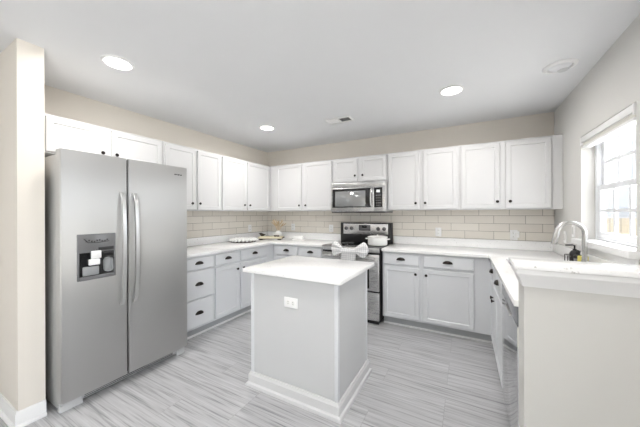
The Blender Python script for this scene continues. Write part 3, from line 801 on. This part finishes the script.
# white pot on the right rear burner
p = thing('cooking_pot', 'white lidded pot on the right side of the cooktop', 'pot', (-1.005, 3.40, 0.9212))
obj('pot', L([(0.11, 0.0), (0.12, 0.006), (0.125, 0.02), (0.125, 0.10), (0.129, 0.104), (0.129, 0.108), (0.12, 0.108), (0.12, 0.012), (0, 0.01)], n=36), 'ceramic', p)
ld2 = obj('lid', L([(0.128, 0.1085), (0.128, 0.113), (0.10, 0.121), (0.05, 0.126), (0.0, 0.127)], n=36), 'ceramic', p)
obj('lid_knob', L([(0.012, 0.1265), (0.01, 0.132), (0.016, 0.137), (0.0, 0.141)], n=18), 'ceramic', ld2)
for s in (-1, 1):
    obj('handle', T([(s*0.122, -0.04, 0.082), (s*0.15, -0.034, 0.084), (s*0.158, 0.0, 0.085), (s*0.15, 0.034, 0.084), (s*0.122, 0.04, 0.082)], 0.006, 10), 'ceramic', p)

# check towel tied as a bow on the oven handle
tw = thing('bow_towel', 'grey and white check towel tied in a bow on the oven handle', 'towel', (-1.25, 3.035, 0.815))
def loop(sg, tilt):
    # a fanned loop of pleated cloth: narrow at the knot, tall and squared off at the outer fold
    bm = bmesh.new(); t = bmesh.new(); rows = []; n = 16; k = 48; Lg = 0.15 if sg < 0 else 0.175
    for i in range(n+1):
        u = i/n
        hw = 0.024 + 0.072*min(1.0, u/0.72)**0.9
        if u > 0.72: hw *= 1 - 0.42*((u-0.72)/0.28)**2
        hd = 0.014 + 0.020*math.sin(PI*min(1, u*0.95+0.04))
        if i == n: hd = 0.006
        row = []
        for j in range(k):
            a = 2*PI*j/k; c, q = math.cos(a), math.sin(a)
            cc = math.copysign(abs(c)**0.7, c); qq = math.copysign(abs(q)**0.8, q)
            fold = 0.007*math.sin(5.5*cc*PI/2+0.6*sg)*min(1, u*2.5)
            row.append(t.verts.new((sg*(0.078+Lg*u - 0.02*u*cc*cc), -0.026 - 0.004*u + hd*qq + fold, 0.076+tilt*u + hw*cc)))
        rows.append(row)
    for a, b in zip(rows, rows[1:]):
        for j in range(k): t.faces.new((a[j], a[(j+1)%k], b[(j+1)%k], b[j]))
    t.faces.new(rows[0]); t.faces.new(rows[-1]); bmesh.ops.recalc_face_normals(t, faces=t.faces); merge(bm, t)
    return bm
obj('bow_loop', loop(-1, 0.012), 'plaid', tw); obj('bow_loop', loop(1, 0.012), 'plaid', tw)
bm = bmesh.new(); t = bmesh.new(); rows = []
for i in range(13):
    x = -0.095+0.19*i/12; hz = 0.034+0.004*math.sin(i*2.1)
    rows.append([t.verts.new((x, -0.024+0.026*math.cos(a), 0.062+hz*math.sin(a))) for a in [2*PI*q/16 for q in range(16)]])
for a, b in zip(rows, rows[1:]):
    for j in range(16): t.faces.new((a[j], a[(j+1)%16], b[(j+1)%16], b[j]))
t.faces.new(rows[0]); t.faces.new(rows[-1]); bmesh.ops.recalc_face_normals(t, faces=t.faces); merge(bm, t)
obj('bow_knot', bm, 'plaid', tw)
bm = bmesh.new(); t = bmesh.new(); n = 20; rows = []
for iz in range(12):
    z = 0.05-0.40*iz/11
    rows.append([[t.verts.new((-0.092+0.184*i/n, -0.032+off+0.005*math.sin(i*1.25)*min(1, iz/4), z)) for i in range(n+1)] for off in (-0.004, 0.004)])
for a, b in zip(rows, rows[1:]):
    for s_ in (0, 1):
        for i in range(n): t.faces.new((a[s_][i], a[s_][i+1], b[s_][i+1], b[s_][i]))
    for i in (0, n): t.faces.new((a[0][i], a[1][i], b[1][i], b[0][i]))
for rr in (rows[0], rows[-1]):
    for i in range(n): t.faces.new((rr[0][i], rr[0][i+1], rr[1][i+1], rr[1][i]))
bmesh.ops.recalc_face_normals(t, faces=t.faces); merge(bm, t)
obj('hanging_tail', bm, 'plaid', tw)

# ------------------------------------------------------------------ microwave
mw = thing('microwave', 'stainless over the range microwave under the short wall cabinet', 'microwave', ((-1.667-0.896)/2, 3.40, 1.345))
h = 0.3845; X = lambda x: x-(-1.667-0.896)/2
obj('case', B(-h, h, 0.0, YB-0.009-3.40, 0.012, 0.412, 0.004), 'steelgrey', mw)
obj('underside', B(-h+0.004, h-0.004, -0.006, YB-0.012-3.40, 0.0, 0.0118), 'black', mw)
obj('vent_strip', B(-h, h, -0.018, -0.0002, 0.342, 0.411, 0.005), 'steelx', mw)
bm = bmesh.new()
for k in range(3): box(bm, -h+0.03, h-0.03, -0.0195, -0.018, 0.357+k*0.014, 0.361+k*0.014)
obj('vent_slots', bm, 'gplastic', mw)
dr = obj('door', B(-h, X(-1.045), -0.022, -0.0002, 0.014, 0.339, 0.005), 'steelx', mw)
obj('door_window', B(X(-1.645), X(-1.065), -0.0255, -0.0222, 0.07, 0.325, 0.002), 'blackgloss', dr)
obj('window_mesh', B(X(-1.60), X(-1.16), -0.0262, -0.0256, 0.085, 0.295, 0.0002), 'mesh', dr)  # mesh panel, its pale tone a painted reflection
pts = [(X(-1.078), -0.024 - 0.034*math.sin(PI*i/14)**0.5, 0.082+0.23*i/14) for i in range(15)]
obj('handle', T(pts, 0.0135, 12), 'chrome', dr)
cp = obj('control_panel', B(X(-1.042), h, -0.022, -0.0002, 0.014, 0.339, 0.005), 'steelx', mw)
obj('keypad', B(X(-1.04), X(-0.935), -0.0255, -0.0222, 0.07, 0.325, 0.002), 'blackgloss', cp)
obj('display', B(X(-1.008), X(-0.965), -0.0265, -0.0256, 0.262, 0.296, 0.0002), 'clock', cp)
bm = bmesh.new()
for i in range(3):
    for j in range(5): box(bm, X(-1.018)+i*0.023, X(-1.018)+i*0.023+0.016, -0.0263, -0.0256, 0.085+j*0.032, 0.085+j*0.032+0.018)
obj('keys', bm, 'dial', cp)

# ------------------------------------------------------------------ things on the left worktop
t = thing('beaded_tray', 'round white beaded tray lying on the left worktop', 'tray', (-2.935, 2.965, CZ1))
obj('base', L([(0.165, 0.0), (0.185, 0.004), (0.192, 0.016), (0.18, 0.018), (0.0, 0.016)], n=40), 'darkwood', t)
bm = bmesh.new()
for rr, zz, br in ((0.186, 0.034, 0.0245), (0.136, 0.04, 0.0205), (0.09, 0.04, 0.0205), (0.044, 0.04, 0.0205), (0.0, 0.04, 0.0205)):
    m_ = max(1, int(2*PI*rr/(2.25*br)))
    for i in range(m_):
        a = 2*PI*(i+0.3)/m_
        q = bmesh.new(); bmesh.ops.create_icosphere(q, subdivisions=2, radius=br)
        merge(bm, q, Matrix.Translation((rr*math.cos(a), rr*math.sin(a), zz)))
obj('bead_field', bm, 'ceramic', t)

bt = thing('serving_board', 'pale long serving board on dark feet in the worktop corner', 'board', (-2.79, 3.44, CZ1), math.radians(27))
obj('board', B(-0.19, 0.19, -0.10, 0.10, 0.02, 0.05, 0.006), 'paleboard', bt)
for sx in (-1, 1):
    for sy in (-1, 1):
        xa, xb = sorted((sx*0.12, sx*0.175)); ya, yb = sorted((sy*0.05, sy*0.09))
        obj('foot', B(xa, xb, ya, yb, 0.0, 0.0198, 0.003), 'darkwood', bt)
bm = bmesh.new(); tube(bm, [(0.19, -0.04, 0.036), (0.215, -0.035, 0.036), (0.215, 0.035, 0.036), (0.19, 0.04, 0.036)], 0.006, 8)
obj('handle', bm, 'darkwood', bt)
vx, vy, vz = -2.715, 3.53, CZ1+0.0502
v = thing('vase_of_grass', 'round white vase of dried tan grass on the serving board', 'vase', (vx, vy, vz))
obj('vase', L([(0.03, 0.0), (0.05, 0.01), (0.06, 0.035), (0.056, 0.06), (0.032, 0.082), (0.022, 0.09), (0.024, 0.096), (0.018, 0.096), (0.016, 0.085), (0, 0.06)], n=28), 'ceramic', v)
for i in range(24):
    a = random.uniform(0, 2*PI); sp = random.uniform(0.03, 0.17); hh = random.uniform(0.19, 0.285)
    p0 = Vector((0.008*math.cos(a), 0.008*math.sin(a), 0.065)); p2 = Vector((sp*math.cos(a), sp*math.sin(a)*0.8, hh)); p1 = p0.lerp(p2, 0.5)+Vector((-0.012*math.cos(a), -0.012*math.sin(a), 0.02))
    pp = [p0, p0.lerp(p1, 0.6), p1, p1.lerp(p2, 0.5), p1.lerp(p2, 0.8), p2]
    obj('grass_stem', T(pp, 0.002, 6, [0.0015, 0.0015, 0.002, 0.009, 0.008, 0.001]), 'straw', v)
b = thing('bead_garland', 'small dark bead garland on the board in front of the white vase', 'beads', (-2.665, 3.425, CZ1+0.0502))
bm = bmesh.new()
for i in range(9):
    a = 2*PI*i/9; q = bmesh.new(); bmesh.ops.create_icosphere(q, subdivisions=2, radius=0.0125)
    merge(bm, q, Matrix.Translation((0.037*math.cos(a), 0.030*math.sin(a), 0.0125)))
obj('beads', bm, 'darkwood', b)
bm = bmesh.new(); tube(bm, [(0.037*math.cos(2*PI*i/18), 0.030*math.sin(2*PI*i/18), 0.0125) for i in range(19)], 0.003, 6); obj('cord', bm, 'straw', b)
n = thing('bird_ornament', 'small dark bird shaped ornament on the left end of the serving board', 'ornament', (-2.945, 3.40, CZ1+0.0502), math.radians(27))
bm = bmesh.new()
tube(bm, [(-0.045, 0, 0.05), (-0.03, 0, 0.04), (-0.008, 0, 0.026), (0.018, 0, 0.022), (0.04, 0, 0.026), (0.06, 0, 0.03)], 0.02, 14, [0.004, 0.017, 0.026, 0.02, 0.008, 0.002])
obj('body', bm, 'darkwood', n); obj('beak', T([(-0.045, 0, 0.05), (-0.06, 0, 0.047)], 0.004, 8, [0.004, 0.001]), 'black', n)
d = thing('butter_dish', 'small white covered dish on the worktop right of the vase', 'dish', (-2.335, 3.57, CZ1), math.radians(10))
obj('plate', B(-0.095, 0.095, -0.05, 0.05, 0.0, 0.012, 0.004), 'ceramic', d)
obj('lid', B(-0.08, 0.08, -0.038, 0.038, 0.0122, 0.066, 0.012), 'ceramic', d)
